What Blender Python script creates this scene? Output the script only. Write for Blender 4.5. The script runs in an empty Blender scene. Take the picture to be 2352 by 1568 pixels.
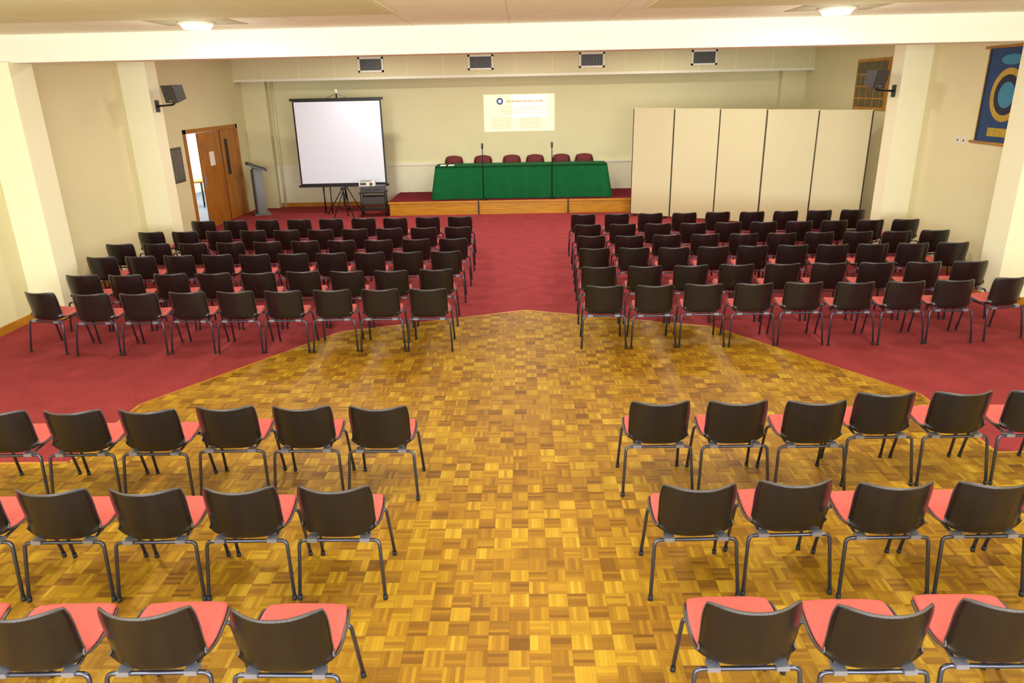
import bpy, bmesh, math, random
from mathutils import Vector, Matrix, Euler
random.seed(4)
scene = bpy.context.scene

def lin(c):
    c = c/255.0
    return c/12.92 if c <= 0.04045 else ((c+0.055)/1.055)**2.4
def rgb(r, g, b): return (lin(r), lin(g), lin(b), 1.0)

# ------------------------------------------------------------ materials
def mat(name, col, rough=0.5, metal=0.0, noise=0.0, nscale=8.0, bump=0.0, bscale=60.0, emit=None, estr=0.0, coat=0.0, spec=0.5):
    m = bpy.data.materials.new(name); m.use_nodes = True
    nt = m.node_tree; N = nt.nodes; L = nt.links
    b = N['Principled BSDF']
    b.inputs['Base Color'].default_value = col
    b.inputs['Roughness'].default_value = rough
    b.inputs['Metallic'].default_value = metal
    b.inputs['Specular IOR Level'].default_value = spec
    if coat: 
        b.inputs['Coat Weight'].default_value = coat
        b.inputs['Coat Roughness'].default_value = 0.15
    if emit:
        b.inputs['Emission Color'].default_value = emit
        b.inputs['Emission Strength'].default_value = estr
    tc = N.new('ShaderNodeTexCoord')
    if noise > 0:
        n = N.new('ShaderNodeTexNoise'); n.inputs['Scale'].default_value = nscale
        n.inputs['Detail'].default_value = 6
        L.new(tc.outputs['Object'], n.inputs['Vector'])
        mr = N.new('ShaderNodeMapRange')
        mr.inputs['To Min'].default_value = 1-noise; mr.inputs['To Max'].default_value = 1+noise
        mr.inputs['From Min'].default_value = 0.25; mr.inputs['From Max'].default_value = 0.75
        L.new(n.outputs['Fac'], mr.inputs['Value'])
        mx = N.new('ShaderNodeVectorMath'); mx.operation = 'SCALE'
        mx.inputs[0].default_value = col[:3]
        L.new(mr.outputs['Result'], mx.inputs['Scale'])
        L.new(mx.outputs['Vector'], b.inputs['Base Color'])
    if bump > 0:
        n2 = N.new('ShaderNodeTexNoise'); n2.inputs['Scale'].default_value = bscale
        n2.inputs['Detail'].default_value = 4
        L.new(tc.outputs['Object'], n2.inputs['Vector'])
        bp = N.new('ShaderNodeBump'); bp.inputs['Strength'].default_value = bump
        bp.inputs['Distance'].default_value = 0.01
        L.new(n2.outputs['Fac'], bp.inputs['Height'])
        L.new(bp.outputs['Normal'], b.inputs['Normal'])
    return m

def wood(name, c1, c2, scale=(1, 1, 12), rough=0.35):
    m = bpy.data.materials.new(name); m.use_nodes = True
    nt = m.node_tree; N = nt.nodes; L = nt.links; b = N['Principled BSDF']
    tc = N.new('ShaderNodeTexCoord'); mp = N.new('ShaderNodeMapping')
    mp.inputs['Scale'].default_value = scale
    n = N.new('ShaderNodeTexNoise'); n.inputs['Scale'].default_value = 2.5; n.inputs['Detail'].default_value = 8
    n.inputs['Distortion'].default_value = 0.6
    r = N.new('ShaderNodeValToRGB'); r.color_ramp.elements[0].color = c1; r.color_ramp.elements[1].color = c2
    r.color_ramp.elements[0].position = 0.3; r.color_ramp.elements[1].position = 0.7
    L.new(tc.outputs['Object'], mp.inputs['Vector']); L.new(mp.outputs['Vector'], n.inputs['Vector'])
    L.new(n.outputs['Fac'], r.inputs['Fac']); L.new(r.outputs['Color'], b.inputs['Base Color'])
    b.inputs['Roughness'].default_value = rough
    return m

def parquet():
    m = bpy.data.materials.new('mosaic_parquet'); m.use_nodes = True
    nt = m.node_tree; N = nt.nodes; L = nt.links; bs = N['Principled BSDF']
    tc = N.new('ShaderNodeTexCoord'); sp = N.new('ShaderNodeSeparateXYZ')
    L.new(tc.outputs['Object'], sp.inputs[0])
    def M(op, a, b=None, c=None):
        n = N.new('ShaderNodeMath'); n.operation = op
        for i, x in enumerate((a, b, c)):
            if x is None: continue
            if isinstance(x, (int, float)): n.inputs[i].default_value = x
            else: L.new(x, n.inputs[i])
        return n.outputs[0]
    S = 0.118
    px = M('DIVIDE', sp.outputs[0], S); py = M('DIVIDE', sp.outputs[1], S)
    cx = M('FLOOR', px); cy = M('FLOOR', py)
    fx = M('FRACT', px); fy = M('FRACT', py)
    par = M('FLOORED_MODULO', M('ADD', cx, cy), 2.0)
    ip = M('SUBTRACT', 1.0, par)
    across = M('ADD', M('MULTIPLY', fx, par), M('MULTIPLY', fy, ip))
    fin5 = M('MULTIPLY', across, 5.0)
    fin = M('FLOOR', fin5); ff = M('FRACT', fin5)
    def WN(x, y, z):
        c = N.new('ShaderNodeCombineXYZ')
        for i, v in enumerate((x, y, z)):
            if isinstance(v, (int, float)): c.inputs[i].default_value = v
            else: L.new(v, c.inputs[i])
        w = N.new('ShaderNodeTexWhiteNoise'); w.noise_dimensions = '3D'
        L.new(c.outputs[0], w.inputs['Vector']); return w.outputs['Value']
    w1 = WN(cx, cy, 0.0); w2 = WN(cx, cy, M('ADD', fin, 3.0))
    big = N.new('ShaderNodeTexNoise'); big.inputs['Scale'].default_value = 0.9; big.inputs['Detail'].default_value = 3
    L.new(tc.outputs['Object'], big.inputs['Vector'])
    mp = N.new('ShaderNodeMapping'); mp.inputs['Scale'].default_value = (30, 30, 1)
    L.new(tc.outputs['Object'], mp.inputs['Vector'])
    gr = N.new('ShaderNodeTexNoise'); gr.inputs['Scale'].default_value = 3; gr.inputs['Detail'].default_value = 5
    L.new(mp.outputs[0], gr.inputs['Vector'])
    f = M('ADD', M('MULTIPLY', w1, 0.34), M('MULTIPLY', w2, 0.30))
    f = M('ADD', f, M('MULTIPLY', par, 0.12))
    f = M('ADD', f, M('MULTIPLY', M('SUBTRACT', big.outputs['Fac'], 0.5), 0.4))
    f = M('ADD', f, M('MULTIPLY', M('SUBTRACT', gr.outputs['Fac'], 0.5), 0.3))
    f = M('ADD', f, 0.03)
    r = N.new('ShaderNodeValToRGB'); cr = r.color_ramp
    cr.elements[0].position = 0.05; cr.elements[0].color = rgb(108, 68, 12)
    cr.elements[1].position = 0.95; cr.elements[1].color = rgb(202, 168, 58)
    e = cr.elements.new(0.4); e.color = rgb(154, 109, 18)
    e = cr.elements.new(0.65); e.color = rgb(182, 141, 28)
    L.new(f, r.inputs['Fac'])
    ed = M('MINIMUM', M('MINIMUM', fx, M('SUBTRACT', 1.0, fx)), M('MINIMUM', fy, M('SUBTRACT', 1.0, fy)))
    j1 = M('LESS_THAN', ed, 0.012)
    fe = M('MINIMUM', ff, M('SUBTRACT', 1.0, ff)); j2 = M('MULTIPLY', M('LESS_THAN', fe, 0.04), 0.3)
    j = M('MAXIMUM', M('MULTIPLY', j1, 0.4), j2)
    mx = N.new('ShaderNodeMix'); mx.data_type = 'RGBA'
    L.new(j, mx.inputs[0]); L.new(r.outputs['Color'], mx.inputs[6]); mx.inputs[7].default_value = rgb(88, 54, 6)
    L.new(mx.outputs[2], bs.inputs['Base Color'])
    rr = M('ADD', M('MULTIPLY', big.outputs['Fac'], 0.18), 0.46)
    L.new(rr, bs.inputs['Roughness'])
    bs.inputs['Specular IOR Level'].default_value = 0.28
    return m

def tiles(name, col, sx, sy, axes, dark=0.8, noise=0.05, lw=0.02):
    m = bpy.data.materials.new(name); m.use_nodes = True
    nt = m.node_tree; N = nt.nodes; L = nt.links; bs = N['Principled BSDF']
    tc = N.new('ShaderNodeTexCoord'); sp = N.new('ShaderNodeSeparateXYZ'); L.new(tc.outputs['Object'], sp.inputs[0])
    def M(op, a, b=None):
        n = N.new('ShaderNodeMath'); n.operation = op
        for i, x in enumerate((a, b)):
            if x is None: continue
            if isinstance(x, (int, float)): n.inputs[i].default_value = x
            else: L.new(x, n.inputs[i])
        return n.outputs[0]
    fs = []
    for ax, s in zip(axes, (sx, sy)):
        f = M('FRACT', M('DIVIDE', M('ADD', sp.outputs[ax], 0.15), s)); fs.append(M('LESS_THAN', f, lw/s))
    j = M('MAXIMUM', fs[0], fs[1])
    n = N.new('ShaderNodeTexNoise'); n.inputs['Scale'].default_value = 70; n.inputs['Detail'].default_value = 3
    L.new(tc.outputs['Object'], n.inputs['Vector'])
    sc = M('ADD', M('MULTIPLY', M('SUBTRACT', n.outputs['Fac'], 0.5), noise*4), 1.0)
    sc = M('MULTIPLY', sc, M('SUBTRACT', 1.0, M('MULTIPLY', j, 1-dark)))
    v = N.new('ShaderNodeVectorMath'); v.operation = 'SCALE'; v.inputs[0].default_value = col[:3]; L.new(sc, v.inputs['Scale'])
    L.new(v.outputs[0], bs.inputs['Base Color']); bs.inputs['Roughness'].default_value = 0.85
    return m

M_wall = mat('cream_wall_paint', rgb(224, 218, 174), 0.7, noise=0.025, nscale=1.5, bump=0.05)
M_pillar = mat('cream_pillar_paint', rgb(240, 238, 204), 0.65, noise=0.02, nscale=1.5)
M_beam = mat('cream_beam_paint', rgb(240, 238, 222), 0.65, noise=0.015, nscale=1.5)
M_lower = mat('white_dado_paint', rgb(230, 226, 194), 0.6, noise=0.02)
M_carpet = mat('red_carpet_pile', rgb(152, 60, 64), 0.95, noise=0.14, nscale=4, bump=0.5, bscale=250, spec=0.1)
M_stagecarpet = mat('stage_carpet', rgb(112, 28, 40), 0.95, noise=0.1, nscale=10, spec=0.1)
M_corrfloor = mat('corridor_floor_vinyl', rgb(120, 122, 130), 0.4, noise=0.1, nscale=10)
M_parquet = parquet()
M_ceil = tiles('ceiling_tiles', rgb(244, 247, 230), 1.2, 0.6, (0, 1), dark=0.85, lw=0.02)
M_ceil2 = tiles('ceiling_tiles_pattern', rgb(218, 220, 180), 1.2, 0.6, (0, 1), dark=1.12, lw=0.03)
M_lampplate = mat('lamp_mounting_plate', rgb(176, 172, 140), 0.7, noise=0.05)
M_bulk = tiles('acoustic_tile_face', rgb(218, 210, 170), 0.92, 3.0, (0, 2), dark=1.15, noise=0.06, lw=0.02)
M_trimw = mat('white_trim', rgb(235, 232, 214), 0.5, noise=0.01)
M_oak = wood('varnished_oak', rgb(166, 106, 22), rgb(200, 142, 46), (1.2, 1.2, 1.2), 0.35)
M_stagewood = wood('stage_front_wood', rgb(182, 124, 20), rgb(214, 160, 46), (1, 1, 14), 0.35)
M_door = wood('door_wood', rgb(146, 84, 18), rgb(188, 122, 38), (9, 9, 1), 0.35)
M_shell = mat('black_polypropylene', rgb(24, 20, 19), 0.26, noise=0.10, nscale=20, bump=0.03, bscale=300, spec=0.55)
M_rim = mat('shell_rim_highlight', rgb(72, 66, 68), 0.35, noise=0.03)  # rolled lip greyer than the shell, its highlight put into the colour
M_pad = mat('red_seat_fabric', rgb(204, 100, 96), 0.85, noise=0.05, nscale=60, bump=0.25, bscale=500, spec=0.2)
M_leg = mat('grey_tube_steel', rgb(84, 86, 102), 0.26, 0.75, noise=0.04)
M_foot = mat('black_rubber', rgb(20, 20, 20), 0.7, noise=0.04)
M_bracket = mat('zinc_bracket', rgb(160, 164, 186), 0.3, 0.7, noise=0.04)
M_black = mat('black_metal', rgb(22, 20, 20), 0.4, 0.2, noise=0.04)
M_dgrey = mat('dark_grey_plastic', rgb(62, 60, 62), 0.5, noise=0.04)
M_grey = mat('grey_steel', rgb(116, 120, 122), 0.45, 0.2, noise=0.04)
M_screen = mat('matte_screen_white', rgb(226, 233, 250), 0.8, noise=0.005)
M_green = mat('green_tablecloth', rgb(6, 92, 46), 0.8, noise=0.12, nscale=6, bump=0.1, spec=0.2)
M_divider = mat('divider_panel', rgb(216, 211, 170), 0.6, noise=0.02, nscale=1.5)
M_dark = mat('dark_gap', rgb(40, 36, 32), 0.6, noise=0.02)
M_dred = mat('burgundy_upholstery', rgb(104, 26, 32), 0.7, noise=0.06)
M_white = mat('white_plastic', rgb(225, 222, 210), 0.4, noise=0.01)
M_paper = mat('paper', rgb(235, 232, 222), 0.8, noise=0.01)
M_blue = mat('banner_blue', rgb(20, 60, 108), 0.7, noise=0.15, nscale=6)
M_cyan = mat('banner_light_blue', rgb(55, 135, 170), 0.7, noise=0.05)
M_navy = mat('banner_navy', rgb(20, 27, 56), 0.7, noise=0.05)
M_gold = mat('banner_gold', rgb(180, 150, 30), 0.5, noise=0.25, nscale=20)
M_pict = mat('muted_print', rgb(98, 96, 84), 0.4, noise=0.5, nscale=9)
M_pframe = mat('picture_frame_wood', rgb(86, 76, 58), 0.4, noise=0.1)
M_pict2 = mat('plaque_picture', rgb(92, 82, 50), 0.4, noise=0.5, nscale=7)
M_lamp = mat('lamp_diffuser', rgb(255, 250, 235), 0.5, emit=(1, 0.97, 0.88, 1), estr=9.0, noise=0.001)
M_slide = mat('projected_image', rgb(245, 236, 196), 0.7, emit=(1, 0.93, 0.72, 1), estr=0.42, noise=0.02, nscale=3)
M_slide2 = mat('projected_image_bright', rgb(250, 245, 225), 0.7, emit=(1, 0.97, 0.86, 1), estr=0.62, noise=0.02, nscale=3)
M_stext = mat('projected_text', rgb(206, 186, 132), 0.7, emit=(0.7, 0.55, 0.3, 1), estr=0.35, noise=0.01)
M_logo = mat('projected_mark', rgb(70, 90, 150), 0.7, emit=(0.2, 0.25, 0.5, 1), estr=0.2, noise=0.01)
M_glassbright = mat('window_glass_daylight', rgb(225, 235, 255), 0.3, emit=(0.75, 0.85, 1, 1), estr=2.2, noise=0.001)

# ------------------------------------------------------------ mesh builder
class MB:
    def __init__(s): s.v = []; s.f = []; s.mi = []; s.sm = []; s.mats = []
    def m(s, mt):
        if mt not in s.mats: s.mats.append(mt)
        return s.mats.index(mt)
    def add(s, vs, fs, mt, smooth=False, M=None):
        o = len(s.v)
        for p in vs:
            p = Vector(p)
            s.v.append(M @ p if M else p)
        k = s.m(mt)
        for f in fs: s.f.append([i+o for i in f]); s.mi.append(k); s.sm.append(smooth)
    def box(s, lo, hi, mt, M=None):
        x0, y0, z0 = lo; x1, y1, z1 = hi
        vs = [(x0,y0,z0),(x1,y0,z0),(x1,y1,z0),(x0,y1,z0),(x0,y0,z1),(x1,y0,z1),(x1,y1,z1),(x0,y1,z1)]
        fs = [(3,2,1,0),(4,5,6,7),(0,1,5,4),(1,2,6,5),(2,3,7,6),(3,0,4,7)]
        s.add(vs, fs, mt, False, M)
    def cyl(s, a, b, r, mt, n=12, r2=None):
        s.tube([a, b], r, mt, n, r2=r2)
    def tube(s, pts, r, mt, n=8, closed=False, r2=None):
        pts = [Vector(p) for p in pts]; vs = []; fs = []
        up = None; K = len(pts)
        for i, p in enumerate(pts):
            if closed: t = pts[(i+1) % K]-pts[i-1]
            else: t = pts[min(i+1, K-1)]-pts[max(i-1, 0)]
            t.normalize()
            if up is None:
                up = Vector((0, 0, 1)) if abs(t.z) < 0.9 else Vector((1, 0, 0))
            sx = up.cross(t).normalized(); up = t.cross(sx).normalized()
            rr = r if r2 is None else r+(r2-r)*i/(K-1)
            for k in range(n):
                a = 2*math.pi*k/n
                vs.append(p+rr*(math.cos(a)*sx+math.sin(a)*up))
        for i in range(K if closed else K-1):
            for k in range(n):
                a = i*n+k; b = i*n+(k+1) % n; i2 = (i+1) % K
                fs.append((a, b, i2*n+(k+1) % n, i2*n+k))
        if not closed:
            fs.append(tuple(reversed(range(n)))); fs.append(tuple(range((K-1)*n, K*n)))
        s.add(vs, fs, mt, True)
    def finish(s, name, loc=(0, 0, 0), rz=0.0, bevel=0.0, parent=None):
        me = bpy.data.meshes.new(name)
        me.from_pydata([tuple(p) for p in s.v], [], s.f)
        for mt in s.mats: me.materials.append(mt)
        me.polygons.foreach_set('material_index', s.mi)
        me.polygons.foreach_set('use_smooth', s.sm)
        me.update()
        o = bpy.data.objects.new(name, me); scene.collection.objects.link(o)
        o.location = loc; o.rotation_euler = (0, 0, rz)
        if bevel:
            b = o.modifiers.new('bevel', 'BEVEL'); b.width = bevel; b.segments = 2; b.limit_method = 'ANGLE'
        if parent: o.parent = parent
        return o

def fillet(pts, r=0.04, k=5):
    pts = [Vector(p) for p in pts]; out = [pts[0]]
    for i in range(1, len(pts)-1):
        a = (pts[i-1]-pts[i]); b = (pts[i+1]-pts[i])
        rr = min(r, a.length*0.45, b.length*0.45)
        p0 = pts[i]+a.normalized()*rr; p2 = pts[i]+b.normalized()*rr
        for j in range(k+1):
            t = j/k; out.append((1-t)**2*p0+2*t*(1-t)*pts[i]+t*t*p2)
    out.append(pts[-1]); return out

def box_obj(name, lo, hi, mt, bevel=0.0):
    b = MB(); b.box(lo, hi, mt); return b.finish(name, bevel=bevel)

# ------------------------------------------------------------ room shell
XN = 6.97; XB = 7.35; YB = 20.0; ZT = 4.15
def ngon(name_mb, pts, mt):
    name_mb.add([(x, y, 0) for x, y in pts], [tuple(range(len(pts)))], mt)
fl = MB()
edge = [(-3.94, 5.4), (-3.94, 6.6), (-2.42, 8.85), (0, 9.7), (2.42, 8.85), (3.94, 6.6), (3.94, 5.4)]
ngon(fl, [(-7.2, -4.2), (7.2, -4.2), (7.2, 5.4)] + edge[::-1] + [(-7.2, 5.4)], M_parquet)
ngon(fl, [(0, 20.2), (-7.6, 20.2), (-7.6, 5.4)] + edge[:4], M_carpet)
ngon(fl, [(0, 20.2), (0, 9.7)] + edge[4:] + [(7.6, 5.4), (7.6, 20.2)], M_carpet)
fl.finish('floor')
tr = MB()
ep = [(-6.96, 5.4)] + edge + [(6.96, 5.4)]
for a, b in zip(ep[:-1], ep[1:]):
    a = Vector((*a, 0)); b = Vector((*b, 0)); d = (b-a); L_ = d.length
    ang = math.atan2(d.y, d.x)
    tr.box((0, -0.016, -0.003), (L_, 0.016, 0.003), M_oak, Matrix.Translation(a) @ Matrix.Rotation(ang, 4, 'Z'))
tr.finish('trim_floor_edge')

w = MB()
w.box((-XN-0.6, -4.2, 0), (-XN, 13.35, ZT), M_wall)
w.box((-XB-0.22, 13.35, 0), (-XB, 15.95, ZT), M_wall)
w.box((-XB-0.22, 15.95, 2.27), (-XB, 19.0, ZT), M_wall)
w.box((-XB-0.22, 19.0, 0), (-XB, YB, ZT), M_wall)
w.finish('wall_left')
w = MB()
w.box((XN, -4.2, 0), (XN+0.6, 13.35, ZT), M_wall)
w.box((XB, 13.35, 0), (XB+0.22, YB, ZT), M_wall)
w.finish('wall_right')
w = MB()
w.box((-XB-0.22, YB, 0), (XB+0.22, YB+0.2, ZT), M_wall)
w.box((-XB, YB-0.05, 0.0), (XB, YB, 1.06), M_lower)
w.box((-XB, YB-0.07, 1.06), (XB, YB, 1.11), M_trimw)
w.box((-XB, YB-0.25, 0.0), (-XB+0.62, YB, 3.3), M_wall)
w.box((XB-0.62, YB-0.25, 0.0), (XB, YB, 3.3), M_wall)
w.finish('wall_back')
p = MB(); p.cyl((-6.6, YB-0.1, 0.0), (-6.6, YB-0.1, 3.3), 0.03, M_wall); p.finish('trim_wall_pipe')
w = MB()
w.box((-7.2, -4.4, 0), (7.2, -4.2, 1.0), M_wall)
w.box((-7.2, -4.4, 3.3), (7.2, -4.2, ZT), M_wall)
for x0, x1 in ((-7.2, -6.2), (-2.3, -1.9), (1.9, 2.3), (6.2, 7.2)):
    w.box((x0, -4.4, 1.0), (x1, -4.2, 3.3), M_wall)
w.finish('wall_rear')
for i, x in enumerate((-4.25, 0, 4.25)):
    hw = 1.9 if i == 1 else 1.95
    g = MB()
    g.box((x-hw, -4.34, 1.0), (x+hw, -4.30, 3.3), M_glassbright)
    for xx in (x-hw, x-0.03, x+hw-0.06): g.box((xx, -4.29, 1.0), (xx+0.06, -4.23, 3.3), M_trimw)
    for zz in (1.0, 2.4, 3.24): g.box((x-hw, -4.29, zz), (x+hw, -4.23, zz+0.06), M_trimw)
    g.finish('window_%d' % (i+1))

for sx in (-1, 1):
    for y0, y1, zt in ((9.6, 10.08, 3.41), (13.1, 13.5, 4.0)):
        a, b_ = sorted((sx*6.50, sx*XN)); 
        if y0 > 13: a, b_ = sorted((sx*6.50, sx*(XB)))
        pb = MB(); pb.box((a, y0, 0), (b_, y1, zt), M_pillar)
        pb.box((a-0.012 if sx > 0 else a, y0-0.012, 0), (b_ if sx > 0 else b_+0.012, y1+0.012, 0.11), M_oak)
        pb.finish('pillar', bevel=0.006)
box_obj('ceiling_beam', (-XN, 9.7, 3.40), (XN, 10.12, 4.0), M_beam, 0.008)
c = MB()
c.box((-XN, -4.2, 3.73), (XN, 9.7, 3.9), M_ceil)
c.box((-XB, 10.12, 4.0), (XB, YB, ZT), M_ceil)
for x0, x1, y0, y1 in ((-6.6, -1.3, 5.2, 8.15), (1.3, 6.6, 5.2, 8.15), (-6.6, -1.3, 1.5, 4.3), (1.3, 6.6, 1.5, 4.3)):
    c.box((x0, y0, 3.718), (x1, y1, 3.73), M_ceil2)
c.finish('ceiling')

bh = MB()
bh.box((-XB, 19.3, 3.3), (XB, YB, 4.0), M_bulk)
bh.box((-XB, 19.27, 3.27), (XB, 19.33, 3.33), M_trimw)
bh.finish('trim_bulkhead')
for x in (-3.81, -1.03, 1.77, 4.58):
    v = MB(); W = 0.32; z0, z1 = 3.44, 3.80; y = 19.3
    v.box((x-W, y-0.012, z0), (x+W, y, z1), M_dark)
    for q in (((x-W, z0), (x+W, z0+.045)), ((x-W, z1-.045), (x+W, z1)), ((x-W, z0), (x-W+.045, z1)), ((x+W-.045, z0), (x+W, z1))):
        v.box((q[0][0], y-0.035, q[0][1]), (q[1][0], y, q[1][1]), M_trimw)
    for k in range(15):
        xx = x-W+.06+k*(2*W-.12)/14
        v.box((xx-.007, y-0.028, z0+.04), (xx+.007, y-.008, z1-.04), M_grey)
    v.finish('air_vent')

bb = MB()
bb.box((-XN, -4.2, 0), (-XN+.02, 9.58, .11), M_oak); bb.box((-XN, 10.1, 0), (-XN+.02, 13.08, .11), M_oak)
bb.box((-XB, 13.52, 0), (-XB+.02, 15.9, .11), M_oak); bb.finish('baseboard_left')
bb = MB()
bb.box((XN-.02, -4.2, 0), (XN, 9.58, .11), M_oak); bb.box((XN-.02, 10.1, 0), (XN, 13.08, .11), M_oak)
bb.box((XB-.02, 13.52, 0), (XB, YB-.3, .11), M_oak); bb.finish('baseboard_right')
box_obj('baseboard_back', (-XB+.63, YB-.075, 0), (-3.45, YB-.05, .11), M_oak)

# ------------------------------------------------------------ doors and corridor
d = MB()
for y0, y1 in ((15.95, 16.05), (18.9, 19.0)): d.box((-XB-.24, y0, 0), (-XB+.03, y1, 2.27), M_door)
d.box((-XB-.24, 15.95, 2.18), (-XB+.03, 19.0, 2.27), M_door)
d.box((-XB-.06, 17.95, 0.005), (-XB, 18.9, 2.18), M_door)
d.box((-XB-.01, 18.12, 1.1), (-XB+.006, 18.3, 1.95), M_dark)
Mx = Matrix.Translation((-XB-.02, 17.95, 0)) @ Matrix.Rotation(math.radians(2), 4, 'Z')
d.box((-.045, -1.32, 0.01), (0.0, 0, 2.17), M_door, Mx)
d.box((0.0, -0.82, 1.4), (0.004, -0.52, 1.72), M_paper, Mx)
d.box((0.0, -1.28, 0.95), (0.02, -1.23, 1.25), M_bracket, Mx)
d.box((-.04, -0.03, 0.01), (0.006, 0.0, 2.17), M_dark, Mx)
d.finish('door_1', bevel=0.004)
k = MB()
k.box((-10.6, 15.0, -0.1), (-XB-.22, 24, -0.002), M_corrfloor)
k.box((-10.8, 15.0, 0), (-10.6, 24, 2.9), M_beam)
k.box((-10.8, 24.0, 0), (-XB-.22, 24.2, 2.9), M_beam)
k.box((-10.8, 14.8, 0), (-XB-.22, 15.0, 2.9), M_beam)
k.box((-10.8, 14.8, 2.9), (-XB-.22, 24.2, 3.0), M_beam)
k.box((-XB-.32, 20.2, 0), (-XB-.22, 24, 2.9), M_beam)
k.box((-9.8, 23.96, 0.9), (-8.0, 24.0, 2.6), M_glassbright)
k.box((-10.6, 18.5, 0.9), (-10.57, 22.5, 2.4), M_glassbright)
for y in (18.5, 19.8, 21.1, 22.4): k.box((-10.58, y, .9), (-10.54, y+.08, 2.4), M_dgrey)
k.finish('wall_corridor')
q = MB()
q.box((-.5, -.3, .68), (.5, .3, .72), M_oak)
for x in (-.45, .45):
    for y in (-.25, .25): q.cyl((x, y, 0), (x, y, .68), .02, M_black, 8)
q.finish('side_table', (-9.5, 20.2, 0), .4)

# ------------------------------------------------------------ stage
st = MB()
st.box((-3.38, 18.1, 0), (3.6, YB-.08, 0.33), M_stagewood)
st.box((-3.40, 18.08, 0.33), (3.62, YB-.08, 0.345), M_stagecarpet)
st.box((-3.41, 18.075, 0.30), (3.63, 18.10, 0.345), M_stagewood)
for x in (-1.13, 1.12): st.box((x-.014, 18.06, 0), (x+.014, 18.11, .345), M_dark)
st.finish('stage_platform')

tb = MB(); ZS = 0.347; ZTt = 1.165
X0, X1, Y0, Y1 = -2.2, 2.1, 18.38, 19.08
for x in (X0+.15, 0.0, X1-.15):
    for y in (Y0+.08, Y1-.08): tb.cyl((x, y, ZS), (x, y, ZTt-.04), .02, M_black, 8)
tb.box((X0, Y0, ZTt-.04), (X1, Y1, ZTt-.008), M_oak)
per = []
def addseg(a, b, n):
    for i in range(n):
        t = i/n; per.append((a[0]+(b[0]-a[0])*t, a[1]+(b[1]-a[1])*t))
addseg((X0, Y1), (X0, Y0), 24); addseg((X0, Y0), (X1, Y0), 150); addseg((X1, Y0), (X1, Y1), 24); addseg((X1, Y1), (X0, Y1), 100)
vs = []; fs = []; H = 12; n = len(per)
for h in range(H+1):
    t = h/H
    for i, (x, y) in enumerate(per):
        nx = ny = 0
        if abs(y-Y0) < 1e-6: ny = -1
        if abs(y-Y1) < 1e-6: ny = 1
        if abs(x-X0) < 1e-6: nx = -1
        if abs(x-X1) < 1e-6: nx = 1
        l = math.hypot(nx, ny) or 1
        fold = (math.sin(x*9+math.sin(x*3.1)*2)+0.6*math.sin(x*17+1)+math.sin(y*14))*0.024*t
        corner = 0.16*t*math.exp(-min(abs(x-X0), abs(x-X1))/0.25) if ny else 0.16*t*math.exp(-min(abs(y-Y0), abs(y-Y1))/0.25)
        off = 0.012+0.05*t+fold+corner*0.7
        if ny == 1: off *= 0.3
        zz = ZTt-t*(ZTt-ZS-0.008)
        vs.append((x+nx/l*off, y+ny/l*off*(0.7 if ny < 0 else 1), zz))
for h in range(H):
    for i in range(n):
        fs.append((h*n+i, h*n+(i+1) % n, (h+1)*n+(i+1) % n, (h+1)*n+i))
fs.append(tuple(range(n)))
tb.add(vs, fs, M_green, True)
tb.finish('head_table')
pp = MB()
for x in (-2.0, -1.85): pp.box((x-.1, 18.5, ZTt), (x+.1, 18.75, ZTt+.012), M_paper)
pp.finish('paper_stack')
for x in (-1.0, 0.72):
    q = MB()
    q.cyl((0, 0, ZS), (0, 0, ZS+.03), .08, M_black, 20)
    q.tube(fillet([(0, 0, ZS+.02), (0, 0, 1.5), (0.0, .05, 1.62)], .08), .011, M_black, 8)
    q.tube([(0, .04, 1.60), (0, .07, 1.66), (0, .09, 1.71)], .026, M_dgrey, 12, r2=.03)
    q.finish('microphone_stand', (x, 18.18, 0))

def conf_chair(x, rz):
    q = MB()
    def pad(w, h, th, M):
        vs = []; fs = []; nu, nv = 14, 10
        for s_ in (0, 1):
            for j in range(nv+1):
                for i in range(nu+1):
                    u = -1+2*i/nu; v = -1+2*j/nv
                    e = (1-abs(u)**4)*(1-abs(v)**4)
                    ux = u*math.sqrt(1-.32*v*v); vx = v*math.sqrt(1-.32*u*u)
                    vs.append((ux*w, (th*(.3+.7*e))*(1 if s_ else -1)+.05*u*u, vx*h))
        st_ = (nu+1)*(nv+1)
        for j in range(nv):
            for i in range(nu):
                a = j*(nu+1)+i; b = a+1; c_ = b+nu+1; d_ = a+nu+1
                fs.append((a, b, c_, d_)); fs.append((d_+st_, c_+st_, b+st_, a+st_))
        bd = [i for i in range(nu+1)]+[j*(nu+1)+nu for j in range(1, nv+1)]+[nv*(nu+1)+i for i in range(nu-1, -1, -1)]+[j*(nu+1) for j in range(nv-1, 0, -1)]
        for a, b in zip(bd, bd[1:]+bd[:1]): fs.append((b, a, a+st_, b+st_))
        q.add(vs, fs, M_dred, True, M)
    pad(.25, .2, .035, Matrix.Translation((0, .18, .77)) @ Matrix.Rotation(math.radians(-8), 4, 'X'))
    pad(.25, .2, .04, Matrix.Translation((0, -.02, .46)) @ Matrix.Rotation(math.radians(90), 4, 'X'))
    for sx in (-1, 1):
        q.tube(fillet([(sx*.22, -.2, 0.002), (sx*.22, -.18, .42), (sx*.22, .15, .42), (sx*.2, .2, .87)], .05), .011, M_black, 8)
        q.tube([(sx*.22, .1, .42), (sx*.23, .24, 0.003)], .011, M_black, 8)
    q.finish('conference_chair', (x, 19.5, ZS), rz)
for x in (-1.86, -1.08, -.3, .32, 1.02, 1.64): conf_chair(x, random.uniform(-.05, .05))

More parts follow.
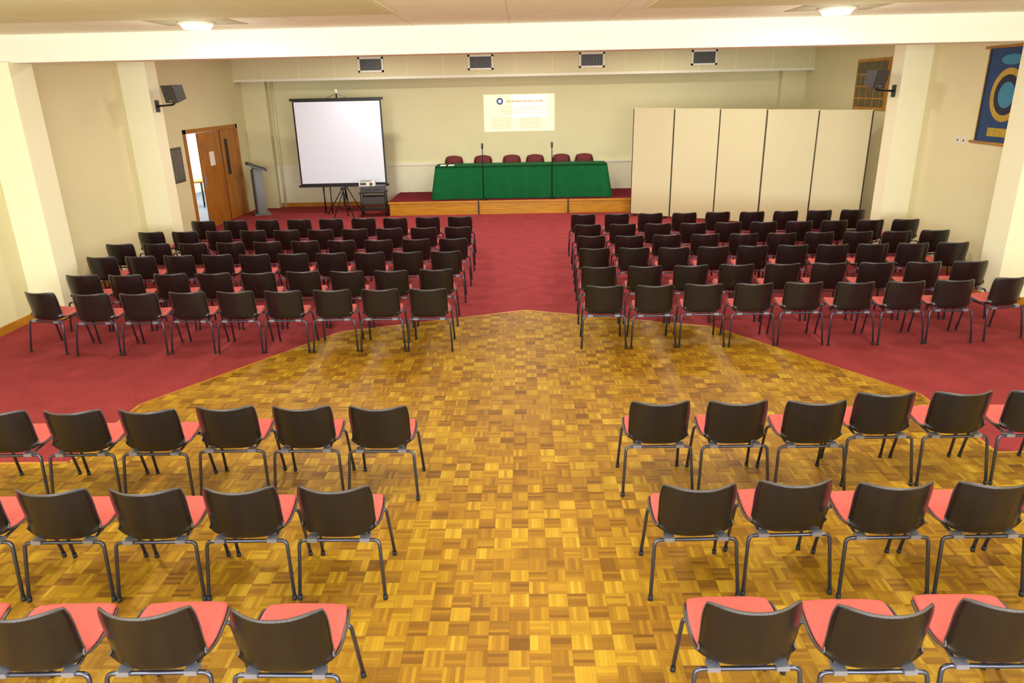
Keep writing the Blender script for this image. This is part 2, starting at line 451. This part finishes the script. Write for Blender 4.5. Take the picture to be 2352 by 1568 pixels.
# ------------------------------------------------------------ projected slide on wall
s = MB(); y = YB-0.006; xa, xb, za, zb = -1.02, .86, 1.90, 2.84
s.box((xa, y, za), (xb, YB-.001, zb), M_slide)
s.box((xa+.75, y-.001, za+.35), (xb-.22, y, zb-.02), M_slide2)
vs = [(xa+.43+.09*math.cos(a*math.pi/12), y-.003, zb-.17+.09*math.sin(a*math.pi/12)) for a in range(24)]
s.add(vs, [tuple(range(24))], M_logo)
s.add([(xa+.43+(px_-xa-.43)*.45, y-.004, zb-.17+(pz-zb+.17)*.45) for px_, _, pz in vs], [tuple(range(24))], M_slide2)
rows = [(zb-.2, .6, 1.0, .045)] + [(zb-.32-i*.055, .45+.1*(i % 3 == 0), 1.1-.08*(i % 2), .014) for i in range(4)] + [(za+.33-i*.05, .2, .5, .016) for i in range(6)] + [(za+.33-i*.05, .95, .55, .016) for i in range(6)]
for z, a, b, h in rows:
    xx = xa+a
    while xx < xa+a+b:
        l = random.uniform(.04, .12); s.box((xx, y-.003, z), (min(xx+l, xa+a+b+.02), y-.001, z+h), M_stext); xx += l+.02
s.finish('projected_slide')

# ------------------------------------------------------------ tripod projection screen
q = MB(); W = 1.10
q.box((-W-.0, -.004, .74), (W, .004, 2.80), M_black)
q.box((-W+.04, -.007, .78), (W-.04, -.0045, 2.765), M_screen)
q.box((-W-.05, -.04, 2.79), (W+.05, .04, 2.85), M_black)
q.box((-W-.05, -.035, .69), (W+.05, .035, .745), M_black)
q.cyl((0, .06, .35), (0, .06, 2.98), .018, M_black)
q.cyl((0, .06, 2.95), (0, .06, 3.05), .03, M_white)
q.tube([(-.25, .05, 2.85), (0, .06, 2.96), (.25, .05, 2.85)], .008, M_grey, 6)
for a in (95, 205, 335):
    a = math.radians(a)
    q.tube([(0, .06, .75), (.5*math.cos(a), .06+.5*math.sin(a), .01)], .013, M_black, 8)
q.tube([(-.55, .05, .0), (-.55, .05, .7)], .02, M_black, 8)
q.tube([(-.38, .05, .0), (-.38, .05, .7)], .014, M_black, 8)
q.finish('projection_screen', (-4.6, 18.6, 0), math.radians(2))

q = MB()
q.cyl((0, 0, .3), (0, 0, .72), .014, M_black)
q.box((-.05, -.04, .70), (.05, .04, .76), M_black)
for a in (90, 210, 330):
    a = math.radians(a)
    q.tube([(0, 0, .66), (.3*math.cos(a), .3*math.sin(a), .01)], .012, M_black, 8)
q.finish('camera_tripod', (-4.46, 17.85, 0))
q = MB()
for x in (-.3, .3):
    for y in (-.2, .2): q.cyl((x, y, 0), (x, y, .6), .014, M_black, 8)
q.box((-.34, -.24, .58), (.34, .24, .61), M_black); q.box((-.34, -.24, .18), (.34, .24, .2), M_black)
q.box((-.28, -.2, .33), (.28, .2, .5), M_dgrey); q.box((-.33, -.23, .31), (.33, .23, .33), M_black)
q.finish('av_trolley', (-3.77, 18.15, 0), .08)
q = MB()
q.box((-.2, -.15, .0), (.2, .15, .11), M_white); q.box((-.17, -.155, .03), (-.02, -.15, .09), M_dgrey)
q.tube([(.1, -.15, .055), (.1, -.18, .055)], .035, M_dgrey, 14); q.box((-.18, -.13, .11), (.1, .1, .115), M_grey)
q.finish('projector', (-3.9, 18.13, .76), .12, .008)
q = MB()
q.box((-.3, -.2, .0), (.3, .2, .15), M_dgrey)
for i in range(6): q.cyl((-.22+.08*i, -.2, .075), (-.22+.08*i, -.22, .075), .018, M_black, 10)
q.finish('amplifier', (-3.77, 18.15, .61), .08, .005)
q = MB()
q.tube(fillet([(-3.6, 18.6, .008), (-4.0, 19.25, .008), (-5.0, 19.3, .008), (-5.1, 19.88, .008)], .3, 8), .008, M_black, 6)
q.finish('power_cable')
q = MB(); q.box((-.07, 0, -.05), (.07, .02, .05), M_white); q.box((-.02, -.01, -.02), (.02, 0, .02), M_dgrey); q.finish('wall_socket', (-5.0, YB-.071, .35))

# lectern
q = MB()
q.box((-.22, -.2, 0), (.22, .2, .04), M_grey)
vs = [(-.19, -.13, .04), (.19, -.13, .04), (.19, .13, .04), (-.19, .13, .04), (-.17, -.1, 1.2), (.17, -.1, 1.2), (.17, .1, 1.14), (-.17, .1, 1.14)]
q.add(vs, [(3,2,1,0),(4,5,6,7),(0,1,5,4),(1,2,6,5),(2,3,7,6),(3,0,4,7)], M_grey)
q.box((-.215, -.14, .04), (-.185, -.1, 1.14), M_dgrey); q.box((.185, -.14, .04), (.215, -.1, 1.14), M_dgrey)
Mx = Matrix.Translation((0, .0, 1.2)) @ Matrix.Rotation(math.radians(-22), 4, 'X')
q.box((-.26, -.26, -.02), (.26, .24, .015), M_grey, Mx)
for lo, hi in (((-.26, .22, 0), (.26, .24, .05)), ((-.26, -.26, 0), (-.24, .24, .05)), ((.24, -.26, 0), (.26, .24, .05)), ((-.26, -.26, 0), (.26, -.24, .05))): q.box(lo, hi, M_dgrey, Mx)
q.finish('lectern', (-6.85, 18.7, 0), math.radians(-65), .006)

# ------------------------------------------------------------ folding divider
a = Vector((2.62, 17.6, 0)); b = Vector((6.98, 14.95, 0)); N5 = 5
pts = [a.lerp(b, i/N5) for i in range(N5+1)]
nrm = Vector((b.y-a.y, -(b.x-a.x), 0)).normalized()
for i in range(N5+1):
    if i % 2 == 1: pts[i] = pts[i]+nrm*0.08
q = MB()
for i in range(N5):
    p0, p1 = pts[i], pts[i+1]; d_ = p1-p0; L_ = d_.length; an = math.atan2(d_.y, d_.x)
    Mx = Matrix.Translation(p0) @ Matrix.Rotation(an, 4, 'Z')
    zt = 2.49-.012*i
    q.box((.016, -.02, .05), (L_-.016, .02, zt-.02), M_divider, Mx)
    q.box((.0, -.024, .03), (.017, .024, zt-.01), M_dark, Mx)
    q.box((.006, -.026, zt-.02), (L_-.006, .026, zt), M_divider, Mx)
    if i == N5-1: q.box((L_-.017, -.024, .03), (L_, .024, zt-.01), M_dark, Mx)
    for xx in (.12, L_-.12): q.box((xx-.03, -.12, 0), (xx+.03, .12, .03), M_dark, Mx); q.box((xx-.01, -.01, .03), (xx+.01, .01, .06), M_dark, Mx)
q.finish('folding_divider')

# ------------------------------------------------------------ speakers
def speaker(sx):
    q = MB()
    q.box((-.02 if sx < 0 else 0, -.06, -.1), (0 if sx < 0 else .02, .06, .1), M_black)
    q.tube(fillet([(0, 0, 0), (-sx*.3, -.02, 0.02), (-sx*.36, -.03, .12)], .05), .018, M_black, 10)
    Mx = Matrix.Translation((-sx*.36, -.05, .2)) @ Matrix.Rotation(sx*math.radians(28), 4, 'Z') @ Matrix.Rotation(math.radians(12), 4, 'X')
    vs = [(-.16, -.12, -.13), (.16, -.12, -.13), (.11, .12, -.11), (-.11, .12, -.11), (-.16, -.12, .17), (.16, -.12, .17), (.11, .12, .13), (-.11, .12, .13)]
    q.add(vs, [(3,2,1,0),(4,5,6,7),(0,1,5,4),(1,2,6,5),(2,3,7,6),(3,0,4,7)], M_dgrey, False, Mx)
    q.box((-.145, -.13, -.115), (.145, -.12, .155), M_dgrey, Mx)
    q.box((-.03, -.135, -.10), (.03, -.13, -.08), M_bracket, Mx)
    q.finish('wall_speaker', (sx*6.48, 13.3, 2.8), 0, .006)
speaker(-1); speaker(1)

# ------------------------------------------------------------ pictures, banner, switches
q = MB()
q.box((-XB, 15.1, 1.22), (-XB+.025, 15.72, 1.94), M_pframe); q.box((-XB+.025, 15.15, 1.27), (-XB+.03, 15.67, 1.89), M_pict)
q.finish('framed_picture', bevel=.004)
q = MB()
q.box((XB-.035, 15.3, 2.4), (XB-.001, 16.75, 3.42), M_oak)
q.box((XB-.04, 15.36, 2.46), (XB-.034, 16.69, 3.36), M_pict2)
for z in (2.62, 2.86, 3.1): q.box((XB-.045, 15.36, z), (XB-.04, 16.69, z+.025), M_oak)
for yk in range(4): q.box((XB-.047, 15.5+yk*.32, 2.48), (XB-.04, 15.52+yk*.32, 3.1), M_oak)
q.finish('honours_board')
q = MB()
xw = XN-.02
q.box((xw-.006, 10.2, 2.08), (xw+.006, 11.5, 3.40), M_blue)
q.box((xw-.008, 11.42, 2.08), (xw-.005, 11.5, 3.40), M_navy); q.box((xw-.009, 11.48, 2.08), (xw-.005, 11.5, 3.40), M_gold)
q.tube([(xw, 10.1, 2.06), (xw, 11.6, 2.06)], .022, M_oak, 12); q.tube([(xw, 10.1, 3.4), (xw, 11.6, 3.4)], .02, M_oak, 12)
cy, cz = 10.92, 2.74
def disc(cy, cz, ry, rz_, mt, off, n=40):
    o = [(xw-off, cy+ry*math.cos(2*math.pi*i/n), cz+rz_*math.sin(2*math.pi*i/n)) for i in range(n)]
    q.add(o, [tuple(range(n))], mt)
# plain disc stand-in mark
disc(cy, cz, .37, .37, M_gold, .0085); disc(cy, cz, .28, .28, M_navy, .0095); disc(cy, cz, .18, .18, M_cyan, .0105)
disc(cy, 3.22, .25, .07, M_cyan, .010)
q.add([(xw-.010, cy-.28, 2.16), (xw-.010, cy+.28, 2.16), (xw-.010, cy+.28, 2.28), (xw-.010, cy-.28, 2.28)], [(0, 1, 2, 3)], M_gold)
q.finish('hanging_banner')
q = MB()
for y in (11.72, 11.88): q.box((XN-.012, y, 2.0), (XN, y+.12, 2.11), M_white); q.box((XN-.016, y+.045, 2.04), (XN-.012, y+.075, 2.07), M_dgrey)
q.finish('light_switch')

# ------------------------------------------------------------ ceiling lights
LC = (1, .97, .85)
def lamp(x, y, z, power, col=LC, r=.17, pt=0):
    q = MB()
    q.box((-.46, -.34, -.006), (.46, .34, 0), M_lampplate)
    q.tube([(0, 0, -.03), (0, 0, -.006)], r+.03, M_trimw, 32)
    q.tube([(0, 0, -.075), (0, 0, -.03)], r-.03, M_lamp, 32, r2=r)
    o = q.finish('ceiling_downlight', (x, y, z))
    ld = bpy.data.lights.new('downlight_bulb', 'AREA'); ld.shape = 'DISK'; ld.size = .3; ld.energy = power; ld.color = col
    lo = bpy.data.objects.new('downlight_bulb', ld); scene.collection.objects.link(lo); lo.location = (0, 0, -.085); lo.parent = o
    if pt:
        ld = bpy.data.lights.new('ceiling_fill', 'POINT'); ld.shadow_soft_size = .06; ld.energy = pt; ld.color = col  # added fill light below the fitting, brightens the ceiling around it
        lo = bpy.data.objects.new('ceiling_fill', ld); scene.collection.objects.link(lo); lo.location = (0, 0, -.45); lo.parent = o
for x in (-3.6, 3.45):
    lamp(x, 8.6, 3.73, 22, pt=8); lamp(x, 4.75, 3.73, 40, pt=62); lamp(x, 1.0, 3.73, 40, pt=55)
    for y in (11.6, 14.4, 17.2): lamp(x, y, 4.0, 58)  # back ceiling lamps out of view, added to light the far end
lamp(0, 4.75, 3.73, 20, pt=55)
for y in (11.6, 14.4, 17.2): lamp(0, y, 4.0, 44)  # unseen middle lamps, also added for the far end

def area(name, loc, rot, sx, sy, e, col):
    ld = bpy.data.lights.new(name, 'AREA'); ld.shape = 'RECTANGLE'; ld.size = sx; ld.size_y = sy; ld.energy = e; ld.color = col
    o = bpy.data.objects.new(name, ld); scene.collection.objects.link(o); o.location = loc; o.rotation_euler = rot; return o
for x in (-4.25, 0, 4.25):
    area('window_daylight', (x, -4.2, 2.15), (math.radians(90), 0, 0), 3.7, 2.2, 390, (.9, .96, 1))
area('corridor_fill', (-9.0, 20.5, 2.85), (0, 0, 0), 1.5, 4, 200, (.85, .92, 1))  # added overhead fill for the corridor, not placed at its windows

# ------------------------------------------------------------ stacking chair mesh
prof = [
 (.225, .425, .190), (.215, .441, .205), (.17, .449, .222), (.08, .440, .232), (-.02, .428, .234), (-.10, .418, .232),
 (-.162, .415, .228), (-.202, .428, .223), (-.223, .468, .220), (-.232, .535, .219), (-.241, .60, .220), (-.251, .67, .221), (-.260, .735, .217), (-.267, .775, .208)]
def cr(p, t):
    n = len(p)-1; s = min(max(t, 0), 1)*n; i = min(int(s), n-1); f = s-i
    P = [p[max(i-1, 0)], p[i], p[i+1], p[min(i+2, n)]]
    return [0.5*((2*b)+(-a+c)*f+(2*a-5*b+4*c-d)*f*f+(-a+3*b-3*c+d)*f**3) for a, b, c, d in zip(*P)]
def sst(a, b, x):
    t = min(max((x-a)/(b-a), 0), 1); return t*t*(3-2*t)
def spos(u, v):
    y, z, w = cr(prof, v)
    b = sst(.40, .64, v)
    au = abs(u)
    x = u*w
    y += b*(.090*au**2.4) - (1-sst(0, .22, v))*.045*au**4
    z += (1-b)*.016*au**3*sst(0, .15, v) + .042*au**5*sst(.30, .5, v)*(1-sst(.54, .74, v))
    z -= sst(.80, 1, v)*.018*au**8 + sst(.80, 1, v)*.008*(1-au*au)
    return Vector((x, y, z))
def snorm(u, v):
    e = 1e-3
    du = spos(min(u+e, 1), v)-spos(max(u-e, -1), v); dv = spos(u, min(v+e, 1))-spos(u, max(v-e, 0))
    n = du.cross(dv); n.normalize()
    return -n if n.z*(1-sst(.42, .6, v))+n.y*sst(.42, .6, v) < 0 else n
def slab(mb, us, vs_, o0, o1, mt, edge_r=0.0):
    nu, nv = len(us), len(vs_); V = []; F = []
    for off in (o0, o1):
        for j, v in enumerate(vs_):
            for i, u in enumerate(us):
                o_ = off
                if edge_r and off == o1:
                    k_ = min(min(i, nu-1-i), min(j, nv-1-j))
                    o_ = o1 if k_ >= 2 else (o0+(o1-o0)*(.35 if k_ == 0 else .85))
                V.append(spos(u, v)+snorm(u, v)*o_)
    S = nu*nv
    for j in range(nv-1):
        for i in range(nu-1):
            a = j*nu+i; F.append((a, a+nu, a+nu+1, a+1)); F.append((a+S, a+1+S, a+nu+1+S, a+nu+S))
    bd = list(range(nu))+[j*nu+nu-1 for j in range(1, nv)]+[(nv-1)*nu+i for i in range(nu-2, -1, -1)]+[j*nu for j in range(nv-2, 0, -1)]
    for a, b in zip(bd, bd[1:]+bd[:1]): F.append((a, b, b+S, a+S))
    mb.add(V, F, mt, True)
def lsp(a, b, n): return [a+(b-a)*i/(n-1) for i in range(n)]
ch = MB()
slab(ch, lsp(-1, 1, 21), lsp(0, 1, 36), -.006, 0, M_shell)
slab(ch, [-.95, -.93, -.89]+lsp(-.8, .8, 11)+[.89, .93, .95], [.02, .03, .05]+lsp(.08, .90, 26)+[.93, .95, .96], .001, .022, M_pad, 1)
rim = [spos(u, 0) for u in lsp(-1, 1, 14)]+[spos(1, v) for v in lsp(.04, .97, 30)]+[spos(u, 1) for u in lsp(1, -1, 20)]+[spos(-1, v) for v in lsp(.97, .04, 30)]
ch.tube(rim, .0068, M_rim, 6, closed=True)
ZL = .388
ch.tube(fillet([(-.266, -.245, .015), (-.244, -.185, ZL), (.244, -.185, ZL), (.266, -.245, .015)], .035), .0115, M_leg, 8)
ch.tube(fillet([(-.245, .205, .015), (-.230, .13, ZL+.018), (.230, .13, ZL+.018), (.245, .205, .015)], .035), .0115, M_leg, 8)
for sx in (-1, 1):
    ch.tube([(sx*.17, -.185, ZL), (sx*.17, .13, ZL+.018)], .009, M_leg, 8)
    ch.box((sx*.16-.03, -.205, ZL-.004), (sx*.16+.03, -.15, ZL+.022), M_bracket)
    ch.box((sx*.17-.025, .11, ZL+.01), (sx*.17+.025, .15, ZL+.045), M_bracket)
    for yy, xx in ((-.245, .266), (.205, .245)):
        ch.cyl((sx*xx, yy-.001, 0), (sx*(xx-.002), yy+(.004 if yy < 0 else -.004), .03), .0145, M_foot, 10)
chair0 = ch.finish('stacking_chair')
me = chair0.data
first = True
def place(x, yback, rz):
    global first
    if first: o = chair0; first = False
    else:
        o = bpy.data.objects.new('stacking_chair', me); scene.collection.objects.link(o)
    o.location = (x, yback+.262, 0); o.rotation_euler = (0, 0, rz)
rows = [
 (2.56, [-1.14, -1.76, -2.34, -2.91], [1.01, 1.585, 2.16, 2.73]),
 (3.60, [-1.15, -1.72, -2.28, -2.85, -3.42], [1.00, 1.57, 2.14, 2.71, 3.28]),
 (4.75, [-1.10, -1.68, -2.26, -2.83, -3.40, -3.97], [.99, 1.56, 2.13, 2.70, 3.27, 3.84]),
]
def R(a, b, n): return [a+(b-a)*i/(n-1) for i in range(n)]
rows += [
 (8.06, R(-1.14, -5.76, 9), R(.94, 5.62, 9)),
 (9.0, R(-1.16, -5.84, 9), R(.97, 5.75, 9)),
 (10.13, R(-1.14, -6.2, 10), R(1.02, 6.18, 10)),
 (11.05, R(-1.12, -6.44, 10), R(1.06, 6.42, 10)),
 (12.05, R(-1.13, -6.44, 10), R(1.09, 6.46, 10)),
 (13.1, R(-1.18, -5.98, 9), R(1.10, 6.04, 9)),
]
for ri, (y, Ls, Rs) in enumerate(rows):
    for side, xs in ((-1, Ls), (1, Rs)):
        for i, x in enumerate(xs):
            rz = random.uniform(-.02, .02); yy = y+random.uniform(-.02, .02)
            if ri == 3 and i == 8: rz = side*.22; yy = y+.1; x += side*.06
            if ri == 2 and side == 1 and i >= 3: yy = y+.12
            place(x, yy, rz)

# ------------------------------------------------------------ world + camera
wd = bpy.data.worlds.new('world'); scene.world = wd; wd.use_nodes = True
bg = wd.node_tree.nodes['Background']; bg.inputs[0].default_value = (.8, .88, 1, 1); bg.inputs[1].default_value = 1.0
scene.view_settings.view_transform = 'Standard'
cam = bpy.data.cameras.new('camera'); co = bpy.data.objects.new('camera', cam); scene.collection.objects.link(co)
cam.sensor_width = 36; cam.lens = 1640/2352*36; cam.clip_end = 100
co.matrix_world = Matrix.Translation((0, 0, 2.95)) @ Matrix.Rotation(.02, 4, 'Z') @ Matrix.Rotation(math.radians(90-19.4), 4, 'X') @ Matrix.Rotation(-.021, 4, 'Z')
scene.camera = co
